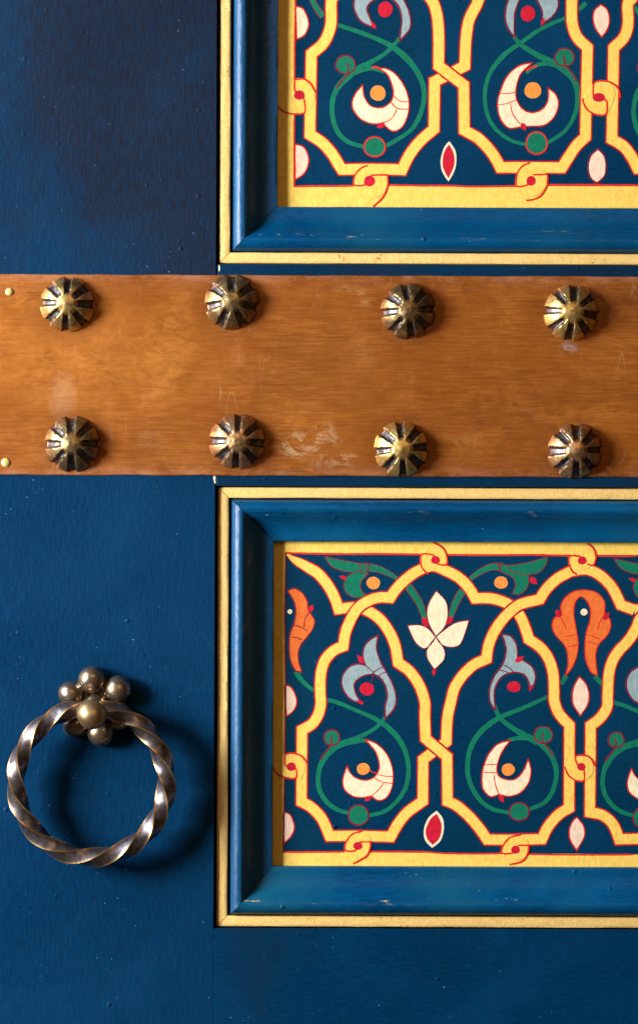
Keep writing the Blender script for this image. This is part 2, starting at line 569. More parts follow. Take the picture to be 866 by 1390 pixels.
def cr(p0, p1, p2, p3, t):
    t2, t3 = t * t, t * t * t
    return tuple(0.5 * (2 * p1[i] + (-p0[i] + p2[i]) * t + (2 * p0[i] - 5 * p1[i] + 4 * p2[i] - p3[i]) * t2 + (-p0[i] + 3 * p1[i] - 3 * p2[i] + p3[i]) * t3) for i in (0, 1))


def smooth_path(pts, closed=False, sub=6):
    """Catmull-Rom through pts, broken at points marked 'c'; returns door pixels"""
    P = [(p[0], p[1], len(p) > 2) for p in pts]
    n = len(P)
    out = []
    segs = n if closed else n - 1
    for i in range(segs):
        p1, p2 = P[i], P[(i + 1) % n]
        p0 = P[i - 1] if (closed or i > 0) else p1
        p3 = P[(i + 2) % n] if (closed or i + 2 < n) else p2
        if p1[2]:
            p0 = p1
        if p2[2]:
            p3 = p2
        if p1[2] and p2[2]:
            out.append(p1[:2])
            continue
        for s in range(sub):
            out.append(cr(p0, p1, p2, p3, s / sub))
    if not closed:
        out.append(P[-1][:2])
    res = []
    for p in out:
        q = i2d(p)
        if not res or (abs(q[0] - res[-1][0]) + abs(q[1] - res[-1][1])) > 0.15:
            res.append(q)
    if closed and len(res) > 2 and abs(res[0][0] - res[-1][0]) + abs(res[0][1] - res[-1][1]) < 0.2:
        res.pop()
    return res


def densify(path, step=6.0, closed=False):
    out = []
    n = len(path)
    for i in range(n if closed else n - 1):
        a, b = path[i], path[(i + 1) % n]
        L = math.hypot(b[0] - a[0], b[1] - a[1])
        k = max(1, int(L / step))
        for s in range(k):
            out.append((a[0] + (b[0] - a[0]) * s / k, a[1] + (b[1] - a[1]) * s / k))
    if not closed:
        out.append(path[-1])
    return out


SEED = [0.0]


PZ = 0.34          # paint thickness scale


def unfold(path, off, width, closed):
    """pull the points that fold over on the inner side of a sharp corner back to the corner"""
    n = len(path)
    for i in range(n):
        if not closed and (i == 0 or i == n - 1):
            continue
        p, a, b = path[i], path[i - 1], path[(i + 1) % n]
        u = (p[0] - a[0], p[1] - a[1])
        v = (b[0] - p[0], b[1] - p[1])
        lu, lv = math.hypot(*u) or 1e-6, math.hypot(*v) or 1e-6
        u = (u[0] / lu, u[1] / lu)
        v = (v[0] / lv, v[1] / lv)
        if u[0] * v[0] + u[1] * v[1] > 0.93:
            continue
        m = off[i]
        for sgn, d in ((-1, u), (1, v)):
            j, run = i, 0.0
            while run < width * 1.3:
                k = j + sgn
                if not closed and (k < 0 or k >= n):
                    break
                run += math.hypot(path[k % n][0] - path[j % n][0], path[k % n][1] - path[j % n][1])
                j = k
                q = off[j % n]
                w_ = ((q[0] - m[0]) * d[0] + (q[1] - m[1]) * d[1]) * sgn
                if w_ < 0:
                    off[j % n] = (m[0] + d[0] * sgn * 0.01, m[1] + d[1] * sgn * 0.01, q[2])


def ribbon(bm, path, width, z, mi, closed=False, lev=None, jitter=0.10, taper=None, zb=-0.3):
    """a strip of paint with its own thickness along path (door pixels)"""
    SEED[0] += 1.7
    n = len(path)
    z *= PZ
    if lev:
        lev = [l * PZ for l in lev]
    if n < 2:
        return
    Ls, Rs = [], []
    acc = 0.0
    tot = sum(math.hypot(path[i + 1][0] - path[i][0], path[i + 1][1] - path[i][1]) for i in range(n - 1)) or 1
    for i in range(n):
        p = path[i]
        a = path[i - 1] if (i > 0 or closed) else None
        b = path[(i + 1) % n] if (i < n - 1 or closed) else None
        if i > 0:
            acc += math.hypot(p[0] - path[i - 1][0], p[1] - path[i - 1][1])

        def nrm(u, v):
            dx, dy = v[0] - u[0], v[1] - u[1]
            l = math.hypot(dx, dy) or 1e-6
            return (-dy / l, dx / l)
        if a is None:
            nx, ny = nrm(p, b)
            k = 1
        elif b is None:
            nx, ny = nrm(a, p)
            k = 1
        else:
            n1, n2 = nrm(a, p), nrm(p, b)
            nx, ny = n1[0] + n2[0], n1[1] + n2[1]
            l = math.hypot(nx, ny)
            if l < 0.2:
                nx, ny = n1
                k = 1
            else:
                nx, ny = nx / l, ny / l
                k = min(2.0, 1 / max(0.35, nx * n1[0] + ny * n1[1]))
        wv = width
        if taper:
            f = acc / tot
            m = len(taper) - 1
            q = min(m - 1, int(f * m)) if m else 0
            wv = width * (taper[q] + (taper[q + 1] - taper[q]) * (f * m - q))
        js = jitter
        wl = wv * 0.5 * k + js * width * 0.5 * mnoise.noise(Vector((acc * 0.11, SEED[0], 0))) + min(js * 2.4, 0.3) * mnoise.noise(Vector((acc * 0.5, SEED[0], 3)))
        wr = wv * 0.5 * k + js * width * 0.5 * mnoise.noise(Vector((acc * 0.11, SEED[0], 9))) + min(js * 2.4, 0.3) * mnoise.noise(Vector((acc * 0.5, SEED[0], 13)))
        zz = z + (lev[i] if lev else 0) + 0.02 * i / n
        Ls.append((p[0] + nx * wl, p[1] + ny * wl, zz))
        Rs.append((p[0] - nx * wr, p[1] - ny * wr, zz))
    unfold(path, Ls, width, closed)
    unfold(path, Rs, width, closed)
    vl = [bm.verts.new(dp(*q)) for q in Ls]
    vr = [bm.verts.new(dp(*q)) for q in Rs]
    bl = [bm.verts.new(dp(q[0], q[1], zb)) for q in Ls]
    br = [bm.verts.new(dp(q[0], q[1], zb)) for q in Rs]
    for i in range(n if closed else n - 1):
        j = (i + 1) % n
        for quad in ((vl[i], vl[j], vr[j], vr[i]), (vl[i], vl[j], bl[j], bl[i]), (vr[i], vr[j], br[j], br[i])):
            f = bm.faces.new(quad)
            f.material_index = mi


def polyfill(bm, path, z, mi, zb=-0.3):
    z *= PZ
    top = [bm.verts.new(dp(p[0], p[1], z)) for p in path]
    bot = [bm.verts.new(dp(p[0], p[1], zb)) for p in path]
    f = bm.faces.new(top)
    f.material_index = mi
    f.normal_update()
    for i in range(len(path)):
        j = (i + 1) % len(path)
        g = bm.faces.new((top[i], top[j], bot[j], bot[i]))
        g.material_index = mi
    bmesh.ops.triangulate(bm, faces=[f])


def ell(cx, cy, rx, ry, n=22, seed=0):
    return [(cx + rx * (1 + 0.03 * math.sin(3 * t + seed)) * math.cos(t), cy + ry * (1 + 0.03 * math.cos(2 * t + seed)) * math.sin(t)) for t in [2 * math.pi * i / n for i in range(n)]]


ZF = [0]


def motif(name, panel, pts, fill, line='line', lw=1.7, lines=(), llw=1.3, bud=(), z=0.55, outer='maroon', smooth=True, sub=6):
    """one painted motif: colour fill, its outline and its inner brush lines"""
    bm = bmesh.new()
    mats = [fill]
    path = smooth_path(pts, True, sub) if smooth else [i2d(p) for p in pts]
    polyfill(bm, path, z, 0)
    if line:
        mats.append(line)
        dpth = densify(path, 3.0, True)
        if outer:
            mats.append(outer)
            ribbon(bm, dpth, lw + 1.1, z - 0.1, 2, True, jitter=0.35)
        ribbon(bm, dpth, lw * 0.78, z + 0.12, 1, True, jitter=0.35)
        for l in lines:
            ribbon(bm, densify(smooth_path(l), 3), llw, z + 0.2, 1, jitter=0.3)
    if bud:
        mats.append('red')
        for b in bud:
            polyfill(bm, [i2d(q) for q in b], z + 0.28, len(mats) - 1)
    return link_obj(name, bm, mats, panel)


def budp(T, x, y, rx, ry, ang):
    ca, sa = math.cos(math.radians(ang)), math.sin(math.radians(ang))
    pts = []
    for i in range(14):
        t = 2 * math.pi * i / 14
        a, b = rx * math.cos(t) * (1.25 if math.cos(t) > 0 else 1), ry * math.sin(t) * (0.6 if math.cos(t) > 0.4 else 1)
        pts.append((x + a * ca - b * sa, y + a * sa + b * ca))
    return T(pts)


def dot(panel, T, x, y, r, mat, line=None, ry=None, z=0.9, lw=1.6, name='dot', outer=None):
    p = T(ell(x, y, r, ry or r, 22, x * 0.7))
    return motif(name, panel, p, mat, line, lw, z=z, smooth=False, outer=outer)


def stem(panel, pts, width=5.2, taper=None, mat='green', name='scroll_stem', z=0.3, line=None):
    bm = bmesh.new()
    path = densify(smooth_path(pts), 4)
    mats = [mat]
    if line:
        mats.append(line)
        ribbon(bm, path, width + 2.6, z - 0.12, 1, taper=taper)
    ribbon(bm, path, width, z, 0, taper=taper, jitter=0.12)
    return link_obj(name, bm, mats, panel)


def strands(panel, pts, over, w=13.4, name='gold_strapwork', tip=False):
    path = densify(smooth_path(pts, False, 7), 4)
    ov = [i2d(p[:2]) + tuple(p[2:]) for p in over]
    lev = []
    for i_, p in enumerate(path):
        l = 0
        u_, v_ = path[max(0, i_ - 1)], path[min(len(path) - 1, i_ + 1)]
        for q in ov:
            # only the pass that runs in the given direction goes over
            if len(q) > 2 and (v_[0] - u_[0]) * q[2] + (v_[1] - u_[1]) * q[3] < 0.55 * math.hypot(v_[0] - u_[0], v_[1] - u_[1]):
                continue
            d = math.hypot(p[0] - q[0], p[1] - q[1])
            l = max(l, min(1.0, max(0.0, (36 - d) / 16)))
        lev.append(l * 0.9)
    bm = bmesh.new()
    nseg = max(4, int(sum(math.hypot(path[i + 1][0] - path[i][0], path[i + 1][1] - path[i][1]) for i in range(len(path) - 1)) / 20))
    tp = ([0.16, 0.82] + [1.0] * (nseg - 1)) if tip else None
    ribbon(bm, path, w + 4.9, 0.62, 2, lev=lev, jitter=0.06, taper=tp)
    ribbon(bm, path, w + 3.1, 0.78, 1, lev=lev, jitter=0.05, taper=tp)
    ribbon(bm, path, w, 0.95, 0, lev=lev, jitter=0.035, taper=tp)
    return link_obj(name, bm, ['gold', 'line', 'maroon'], panel)


def strokes(panel, lst, width=2.4, z=2.2, name='red_outline', mat='line'):
    """one run of outline"""
    for l in lst:
        bm = bmesh.new()
        ribbon(bm, densify(smooth_path(l), 4), width, z, 0, jitter=0.25)
        link_obj(name, bm, [mat], panel)


def patch(panel, pts, z=2.05, name='link_knot', mat='gold', arcs=(), aw=2.4, dotp=None):
    bm = bmesh.new()
    polyfill(bm, smooth_path(pts, True), z, 0)
    for a in arcs:
        ribbon(bm, densify(smooth_path(a), 3), aw, z + 0.2, 1, jitter=0.25)
    mats = [mat, 'line']
    if dotp:
        mats.append('red')
        polyfill(bm, [i2d(q) for q in dotp], z + 0.35, 2)
    return link_obj(name, bm, mats, panel)


lo, up = PAN['lo'], PAN['up']

# ---- lower panel: borders
def strip(panel, pts, z=0.5, name='gold_border'):
    bm = bmesh.new()
    polyfill(bm, densify([i2d(p) for p in pts], 12, True), z, 0)
    return link_obj(name, bm, ['gold'], panel)


RX = 1186
strip(lo, [(364, 726), (387.8, 726), (388.2, 1185), (364, 1185)])
strip(lo, [(387.9, 726), (1205, 722), (1205, 749), (387.9, 751.3)])
strip(lo, [(388.3, 1158.6), (1205, 1157), (1205, 1185), (388.3, 1185)])
strokes(lo, [A([(74, 103, c), (72, 400), (78, 720)]) + B([(78, 200), (76, 470), (74, 728, c)])], 2.2, 0.95, mat='maroon')
strokes(lo, [A([(70, 104), (300, 106), (500, 104), (690, 106)]), A([(800, 107), (850, 106)]) + C([(200, 106), (400, 103), (560, 106)]),
             C([(680, 105), (780, 106), (866, 104)]) + [(900, 750.5), (1180, 750)]], 2.6, 0.95)
strokes(lo, [B([(70, 729), (200, 727), (355, 725)]), B([(465, 723), (700, 722)]) + D([(0, 728), (150, 729), (265, 726)]),
             D([(385, 729), (600, 730), (866, 727)]) + [(900, 1158), (1180, 1157)]], 2.3, 0.95)

# ---- lower strapwork
seg1 = A([(110, 132), (170, 165), (225, 200), (272, 258), (300, 312), (315, 356, c), (360, 350), (405, 349), (460, 370), (510, 408), (550, 465), (574, 525), (587, 598, c),
          (640, 637), (684, 700)]) + B([(709, 40), (710, 110), (714, 208, c), (812, 290, c), (816, 492, c)]) \
    + D([(60, 513), (115, 560), (165, 618), (197, 664, c), (300, 664), (446, 660, c), (472, 605), (518, 550), (567, 518, c), (566, 142, c), (520, 92), (497, 35)]) \
    + C([(495, 715), (490, 640), (468, 572), (430, 522), (378, 487, c), (366, 445), (340, 385), (305, 342), (258, 316), (200, 302), (134, 303, c),
         (105, 255), (60, 210), (0, 178)]) + A([(745, 158), (690, 172), (632, 208), (580, 258), (549, 303, c)])
seg2 = A([(500, 302), (450, 318), (405, 349), (372, 400), (348, 462), (338, 525, c), (295, 545), (255, 590), (238, 650), (235, 720)]) \
    + B([(238, 50), (228, 100), (200, 145), (154, 173, c), (154, 500, c), (200, 525), (245, 572), (268, 618), (283, 654, c), (400, 652), (560, 655, c)])
seg2b = C([(900, 372), (866, 430), (845, 468), (818, 503, c), (785, 538), (756, 588), (742, 650), (738, 735)]) \
    + D([(735, 60), (703, 110), (662, 143, c), (662, 537, c), (720, 550), (768, 592), (795, 658, c), (900, 655), (1060, 655, c)])
seg3 = B([(590, 600), (628, 550), (665, 520), (704, 492, c), (704, 303, c), (808, 222, c), (812, 120), (826, 45)]) \
    + C([(45, 708), (85, 648), (132, 604), (188, 577, c), (196, 520), (216, 465), (250, 410), (290, 365), (340, 328), (427, 305, c),
         (455, 260), (500, 215), (545, 188), (580, 174), (640, 168), (700, 195), (755, 250), (795, 328, c)])
SH = 389
i0 = next(i for i, p in enumerate(seg1) if len(p) > 2)
X1, X2, X3 = A([(405, 349)])[0], C([(315, 343)])[0], B([(762, 248)])[0]
# the second run starts clear of the crossing where the first arch dives under the second
k2 = 2 + next(i for i, p in enumerate(seg1) if abs(p[0] - C([(305, 342)])[0][0]) < .1 and p[1] < 900)
O1, O2, O3 = X1[:2] + (-0.7, 0.7), X2[:2] + (0.75, -0.66), X3[:2] + (0.7, 0.7)
strands(lo, [A([(77, 106)])[0]] + seg1 + seg2 + seg3 + [shift(seg1[i0 + 1:i0 + 2], SH)[0]], [O1, O2, O3], tip=True)
sx = lambda p: (p[0] + SH,) + tuple(p[1:])
strands(lo, shift(seg1[i0 + 1:], SH) + seg2b + shift(seg3, SH), [sx(O1), sx(O2), sx(O3)])

# ---- link knots of the lower panel
for dx in (0,):
    patch(lo, B([(78, 283), (115, 278), (150, 292), (172, 325), (150, 400), (125, 390), (90, 392), (60, 380), (62, 320)]),
          arcs=[B([(178, 322), (152, 292), (112, 279), (78, 285)]), B([(80, 283), (78, 330), (95, 340)]), B([(20, 340), (45, 375), (90, 391), (128, 391), (130, 355), (120, 342)])],
          dotp=B(ell(107, 340, 21, 20)))
    patch(lo, D([(592, 282), (640, 278), (670, 310), (672, 360), (635, 393), (595, 392), (560, 370), (552, 330)]),
          arcs=[D([(684, 328), (668, 296), (640, 279), (596, 283), (602, 318), (615, 328)]), D([(546, 330), (562, 368), (595, 391), (632, 393), (634, 350), (625, 332)])],
          dotp=D(ell(621, 330, 19, 18)))
    patch(lo, B([(405, 640), (460, 648), (466, 690), (450, 745), (405, 752), (360, 740), (353, 700), (370, 655)]),
          arcs=[B([(430, 630), (385, 645), (358, 680), (355, 718), (395, 720), (410, 705)]), B([(468, 675), (466, 710), (448, 745), (390, 778)]), B([(420, 680), (466, 678)])],
          dotp=B(ell(411, 697, 21, 19)))
    patch(lo, D([(330, 648), (375, 660), (383, 690), (378, 735), (340, 755), (275, 745), (266, 705), (285, 665)]),
          arcs=[D([(348, 640), (300, 655), (270, 690), (265, 726), (310, 724), (322, 712)]), D([(386, 690), (380, 730), (352, 763), (300, 776)]), D([(335, 690), (384, 688)])],
          dotp=D(ell(326, 709, 20, 19)))
    patch(lo, A([(690, 100), (740, 60), (785, 80), (802, 115), (796, 150), (740, 170), (700, 170), (688, 140)]),
          arcs=[A([(740, 50), (782, 72), (802, 108), (803, 150), (760, 148)]), A([(752, 118), (735, 106), (690, 106), (686, 150), (702, 180), (722, 192)])],
          dotp=A(ell(752, 130, 20, 19)))
    patch(lo, C([(560, 105), (610, 75), (655, 80), (676, 110), (668, 145), (620, 170), (580, 165), (562, 140)]),
          arcs=[C([(640, 50), (668, 72), (680, 108), (668, 148), (640, 142)]), C([(618, 118), (600, 107), (560, 110), (560, 150), (575, 178), (592, 190)])],
          dotp=C(ell(618, 127, 20, 19)))


# ---- lower panel motifs
def cell_one(panel, dx=0, extra=True, leaf_dx=0):
    T = lambda f: (lambda pts: shift(f(pts), dx))
    a, b = T(A), T(B)
    al = lambda pts: shift(A(pts), dx + leaf_dx)
    if True:
        motif('leaf', panel, al([(250, 118, c), (300, 128), (360, 140), (410, 147), (450, 148, c), (446, 200, c), (421, 226), (415, 256), (432, 285), (464, 294, c), (430, 303), (385, 303), (350, 282),
                                 (337, 245), (350, 213), (378, 190, c), (330, 183), (285, 165), (262, 140)]), 'green', 'maroon', 1.8,
              lines=[al([(406, 148), (412, 165), (416, 185), (440, 204)]), al([(378, 190), (402, 182), (420, 184)]), al([(432, 148), (440, 178), (446, 198)])],
              bud=[budp(al, 335, 213, 15, 9, 200)], outer=None)
    stem(panel, al([(448, 166), (500, 176), (550, 198), (585, 220)]), 9.5, [1, 0.75, 0.4], line='maroon')
    dot(panel, al, 472, 237, 31, 'peach', ry=28)
    # grey flower
    motif('flower', panel, a([(425, 783, c), (370, 762), (338, 715), (335, 665), (360, 625), (400, 606), (440, 612, c), (428, 570), (435, 525), (460, 495), (495, 476, c), (488, 530), (505, 590),
                              (530, 635), (560, 690), (577, 745), (572, 800), (532, 850, c), (530, 800), (540, 745), (525, 690), (490, 655), (450, 652), (410, 670), (388, 700), (398, 745)]),
          'grey', 'maroon', 1.9, lines=[a([(465, 652), (495, 628), (528, 615)]), a([(492, 672), (508, 650), (534, 640)]), a([(440, 612), (465, 632), (478, 650), (466, 685)])],
          bud=[budp(a, 418, 584, 20, 12, 230), budp(a, 418, 778, 16, 7, 210)], z=0.75)
    dot(panel, a, 447, 718, 33, 'red', ry=30)
    stem(panel, a([(258, 765), (330, 786)]) + b([(380, 75), (480, 118), (550, 165), (600, 222), (630, 290), (638, 360), (626, 430), (588, 492), (530, 540), (455, 560)]), 6.4, [0.9, 0.8, 1.2, 1.0, 0.9, 0.8])
    stem(panel, b([(528, 115), (490, 160), (430, 195), (370, 222), (312, 245), (262, 292), (232, 360), (234, 440), (270, 500), (320, 535), (375, 550)]), 6.4, [0.7, 0.9, 1.5, 1.0, 1, 0.8])
    stem(panel, b([(320, 242), (370, 228), (410, 222), (450, 218)]), 6.5, [1.2, 1, 0.7])
    motif('bud', panel, b(ell(289, 207, 36, 36, 16)), 'green', 'maroon', 2.8, lines=[b([(284, 200), (288, 225), (275, 255), (248, 290), (240, 308)])], llw=2.2, outer=None, smooth=False)
    motif('bud', panel, b(ell(413, 558, 46, 47, 18)), 'green', 'maroon', 2.8, outer=None, smooth=False, z=0.8)
    motif('crescent', panel, b([(442, 216, c), (490, 233), (537, 278), (562, 335), (568, 390), (560, 440), (535, 480), (500, 489), (470, 470, c), (430, 477), (390, 472), (352, 445), (341, 408), (348, 370), (360, 338, c),
                                (372, 365), (400, 390), (445, 400), (482, 386), (503, 355), (505, 318), (490, 272), (465, 240)]), 'cream', 'line', 1.7,
          lines=[b([(500, 372), (530, 380), (566, 381)]), b([(482, 388), (515, 405), (566, 413)]), b([(525, 412), (505, 440), (472, 470)]), b([(462, 355), (495, 370)])],
          bud=[budp(b, 456, 483, 15, 10, 150)], z=0.75)
    dot(panel, b, 433, 348, 30, 'peach', ry=27)


cell_one(lo)
cell_one(lo, SH - 2, leaf_dx=7)
motif('half_leaf', lo, A([(74, 704, c), (100, 712), (121, 745), (128, 785), (112, 822), (84, 842, c)]), 'pink', 'line', 1.8)
motif('half_leaf', lo, B([(74, 546, c), (104, 562), (122, 612), (108, 655), (78, 686, c)]), 'pink', 'line', 1.8)
motif('plume', lo, A([(84, 276, c), (115, 265), (150, 285), (172, 320), (177, 360), (193, 383), (207, 410), (200, 445), (175, 482), (148, 515), (134, 555), (137, 600), (151, 642, c),
                      (122, 636), (100, 590), (93, 530), (97, 470), (115, 420), (122, 370), (112, 320)]), 'orange', 'maroon', 1.6,
      lines=[A([(112, 432), (145, 440), (175, 458)]), A([(106, 485), (130, 488), (150, 498)]), A([(182, 372), (164, 402), (160, 440)])], bud=[budp(A, 190, 355, 15, 12, 300)])
stem(lo, A([(124, 640), (152, 682), (205, 728)]), 6, [1.3, 1, 0.8])
dot(lo, A, 95, 370, 11, 'cream', name='speck')
FP = [([(757, 270, c), (800, 315), (811, 370), (800, 428), (757, 478, c), (724, 420), (715, 360), (730, 312)]),
      ([(628, 428, c), (680, 425), (722, 442), (757, 480, c), (735, 512), (705, 533), (668, 510), (645, 470)]),
      ([(908, 402, c), (850, 412), (800, 442), (757, 480, c), (785, 515), (830, 526), (868, 512), (890, 460)]),
      ([(757, 480, c), (795, 535), (795, 582), (752, 628, c), (720, 580), (718, 535)])]
for i, p in enumerate(FP):
    motif('petal', lo, A(p), 'cream', 'maroon', 1.9, z=0.7 + 0.06 * i, outer=None,
          bud=[budp(A, 750, 638, 14, 9, 100)] if i == 3 else ([budp(A, 708, 412, 22, 14, 60)] if i == 1 else ([budp(A, 818, 404, 22, 13, 130)] if i == 2 else ())))
stem(lo, A([(618, 235), (655, 285), (685, 335), (708, 405)]), 8.6, [1.1, 1, 0.6], line='maroon')
stem(lo, C([(95, 245), (62, 292), (40, 340), (22, 392)]), 8.6, [1.1, 1, 0.7], line='maroon')
stem(lo, C([(108, 218), (150, 186), (205, 160), (262, 160)]), 8, [0.6, 0.9, 1.1], line='maroon')
motif('leaf', lo, C([(240, 148, c), (300, 150), (370, 138), (430, 120), (462, 110, c), (455, 145), (425, 182), (374, 195, c), (378, 225), (365, 260), (335, 284), (300, 280, c), (315, 250), (305, 210), (240, 178, c)]),
      'green', 'maroon', 1.8, lines=[C([(243, 150), (248, 178)]), C([(282, 148), (290, 175), (345, 192), (374, 195)])], bud=[budp(C, 397, 220, 19, 14, 40)], outer=None)
dot(lo, C, 251, 230, 31, 'peach', ry=29)
for T, fi in ((B, 0),):
    motif('lozenge', lo, B([(767, 535, c), (795, 570), (800, 620), (785, 672), (748, 704, c), (716, 670), (710, 620), (730, 568)]), 'cream', None)
    motif('lozenge', lo, B([(767, 549, c), (787, 590), (789, 630), (776, 665), (750, 690, c), (724, 660), (719, 620), (738, 575)]), 'red', None, z=0.8)
# second cell
motif('plume', lo, C([(547, 650, c), (558, 590), (546, 520), (502, 468), (485, 428), (495, 388), (526, 376), (523, 335), (545, 293), (590, 266), (640, 262), (690, 276), (720, 315), (722, 365),
                      (745, 395), (748, 432), (730, 470), (695, 508), (681, 560), (690, 646, c), (660, 630), (637, 570), (634, 500), (640, 450), (656, 400), (657, 350), (640, 310), (612, 290), (587, 318),
                      (581, 370), (591, 430), (602, 500), (596, 560), (575, 612)]), 'orange', 'line', 1.6,
      lines=[C([(540, 474), (570, 468), (596, 460)]), C([(555, 520), (580, 514), (602, 508)]), C([(638, 462), (665, 470), (697, 482)]), C([(638, 495), (665, 500), (692, 508)]),
             C([(522, 380), (535, 410), (550, 440)]), C([(722, 368), (702, 400), (690, 440)])], bud=[budp(C, 510, 368, 17, 11, 70), budp(C, 728, 380, 19, 12, 310)])
dot(lo, C, 628, 361, 16, 'cream', name='speck')
stem(lo, C([(550, 650), (528, 690)]), 6, [1.3, 0.9])
stem(lo, C([(680, 650), (712, 690)]), 6, [1.3, 0.9])
motif('leaf', lo, C([(610, 656, c), (640, 690), (654, 740), (645, 785), (615, 830, c), (585, 785), (578, 735), (590, 690)]), 'pink', 'line', 1.9)
motif('leaf', lo, D([(603, 560, c), (632, 598), (637, 645), (604, 708, c), (575, 665), (570, 618), (584, 580)]), 'pink', 'line', 1.9)
motif('flower', lo, C([(256, 466, c), (298, 475), (324, 518), (328, 572, c), (362, 588), (396, 615), (410, 655), (402, 695), (386, 714, c), (380, 680), (362, 650), (330, 637), (285, 642), (250, 665), (227, 710), (224, 760),
                       (230, 806, c), (206, 770), (205, 710), (225, 655), (262, 600), (277, 545), (270, 500)]), 'grey', 'maroon', 1.9,
      lines=[C([(245, 628), (270, 632), (290, 642)]), C([(258, 604), (285, 612), (310, 636)])], bud=[budp(C, 336, 578, 20, 12, 330), budp(C, 390, 706, 14, 7, 110)], z=0.75)
dot(lo, C, 313, 702, 31, 'red', ry=25)
stem(lo, C([(222, 745)]) + D([(222, 40), (250, 108), (310, 158), (370, 192), (420, 218)]), 6.6, [0.6, 0.9, 1.1, 1.5])
stem(lo, D([(470, 12), (380, 55), (290, 92), (235, 118), (168, 172), (122, 240), (106, 320), (115, 400), (160, 480), (220, 525), (300, 542)]), 6.4, [0.8, 0.9, 1.2, 1, 1, 0.8])
stem(lo, D([(290, 214), (340, 202), (400, 208), (452, 240), (490, 290), (508, 350), (500, 420), (460, 490), (380, 528)]), 6.4, [0.8, 1.1, 1.3, 1, 0.9, 0.8])
motif('bud', lo, D(ell(448, 187, 42, 40, 16)), 'green', 'maroon', 2.8, lines=[D([(448, 175), (442, 208), (470, 248), (496, 284)])], llw=2.0, outer=None, smooth=False)
motif('bud', lo, D(ell(342, 536, 45, 42, 18)), 'green', 'maroon', 2.8, outer=None, smooth=False, z=0.8)
motif('crescent', lo, D([(297, 215, c), (245, 230), (205, 272), (180, 330), (172, 385), (178, 435), (210, 468), (248, 458, c), (295, 466), (345, 450), (382, 405), (393, 350), (380, 300, c), (360, 350), (325, 388),
                         (285, 392), (250, 378), (238, 345), (248, 295), (270, 250)]), 'cream', 'line', 1.8,
      lines=[D([(180, 325), (210, 324), (242, 322)]), D([(175, 358), (205, 360), (240, 360)]), D([(226, 372), (234, 420), (250, 458)])], bud=[budp(D, 260, 476, 17, 11, 60)], z=0.75)
dot(lo, D, 290, 346, 30, 'peach', ry=28)

# ---- upper panel
UPX = lambda x: 498 + (x - 486) * 1.025
UPY = lambda y: 227.6 + (y - 1136.6) * 1.07
um = lambda pts: [(UPX(p[0]), UPY(p[1])) + tuple(p[2:]) for p in pts]
strip(up, [(364, -215), (394.6, -215), (395, 290), (364, 290)])
strip(up, [(395.1, 250.6), (1205, 246), (1205, 290), (395.1, 290)])
strip(up, [(394.8, -215), (1205, -215), (1205, -186), (394.8, -186)])
strokes(up, [[(395, -186, c)] + E([(98, -20), (96, 200), (97, 395)]), E([(97, 500), (97, 640)]) + G([(99, 303)])], 2.4, 0.95)
strokes(up, [G([(97, 305), (250, 303), (415, 300)]), G([(525, 296), (700, 298), (800, 297)]) + H([(100, 300), (230, 298), (345, 295)]), H([(445, 290), (650, 288), (866, 288)]) + [(1190, 245)]], 2.6, 0.95)
cut = lambda pts, f: [p for p in um(pts) if f(p)]
hi = lambda p: p[1] < -6
U1 = [um(A([(74, 98)]))[0]] + cut(seg1[:16], hi) + E([(722, 0), (741, 65), (748, 150), (749, 287, c)]) + F([(64, 373, c), (68, 578, c), (130, 613), (180, 662), (213, 708), (232, 745, c), (330, 744), (512, 744, c),
      (545, 690), (578, 642), (617, 605, c), (623, 198, c), (575, 150), (553, 85), (550, 0)]) + cut(seg1[30:k2 + 1], hi)
i3 = next(i for i, p in enumerate(seg2) if len(p) > 2)
U2 = cut(seg1[k2:], hi) + cut(seg2[:9], hi) + E([(260, 0), (260, 95), (242, 160), (215, 200), (172, 236, c), (168, 603, c), (225, 640), (270, 690), (298, 735), (314, 760, c), (450, 757), (587, 759, c),
      (618, 695), (665, 632), (730, 573, c), (731, 358, c)]) + F([(68, 286, c), (72, 170), (85, 80), (118, 10)]) + cut(seg3[8:], hi)
UD = 405.5
U4 = shift(cut(seg1[k2:], hi), UD) + shift(cut(seg2[:9], hi), UD) + F([(804, 0), (806, 90), (788, 150), (742, 198, c), (737, 613, c), (790, 645), (826, 690), (855, 745, c), (960, 746), (1140, 745, c)])
uo = E([(795, 327)])[0]
UX1, UX2 = um([X1])[0], um([X2])[0]
strands(up, U1, [uo], 14)
strands(up, U2, [UX1, UX2], 14)
strands(up, U4, [(UX1[0] + UD, UX1[1])], 14)
i4 = next(i for i, p in enumerate(U1) if p[1] > 0)
strands(up, shift(U1[i0 + 2:], UD), [(uo[0] + UD, uo[1])], 14)
patch(up, E([(99, 352), (140, 355), (170, 385), (190, 420), (180, 470), (142, 505), (97, 510), (60, 498), (62, 420)]),
      arcs=[E([(192, 412), (172, 375), (140, 352), (100, 354)]), E([(99, 352), (97, 395), (110, 418)]), E([(10, 462), (45, 498), (95, 510), (142, 503), (144, 460), (135, 432)])], dotp=E(ell(119, 424, 24, 22)))
patch(up, F([(655, 357), (715, 352), (745, 385), (745, 430), (712, 498), (660, 500), (625, 480), (612, 430)]),
      arcs=[F([(775, 425), (760, 378), (715, 351), (658, 355), (650, 400), (655, 425)]), F([(602, 430), (620, 475), (660, 500), (708, 500), (714, 450), (700, 430)])], dotp=F(ell(676, 424, 28, 21)))
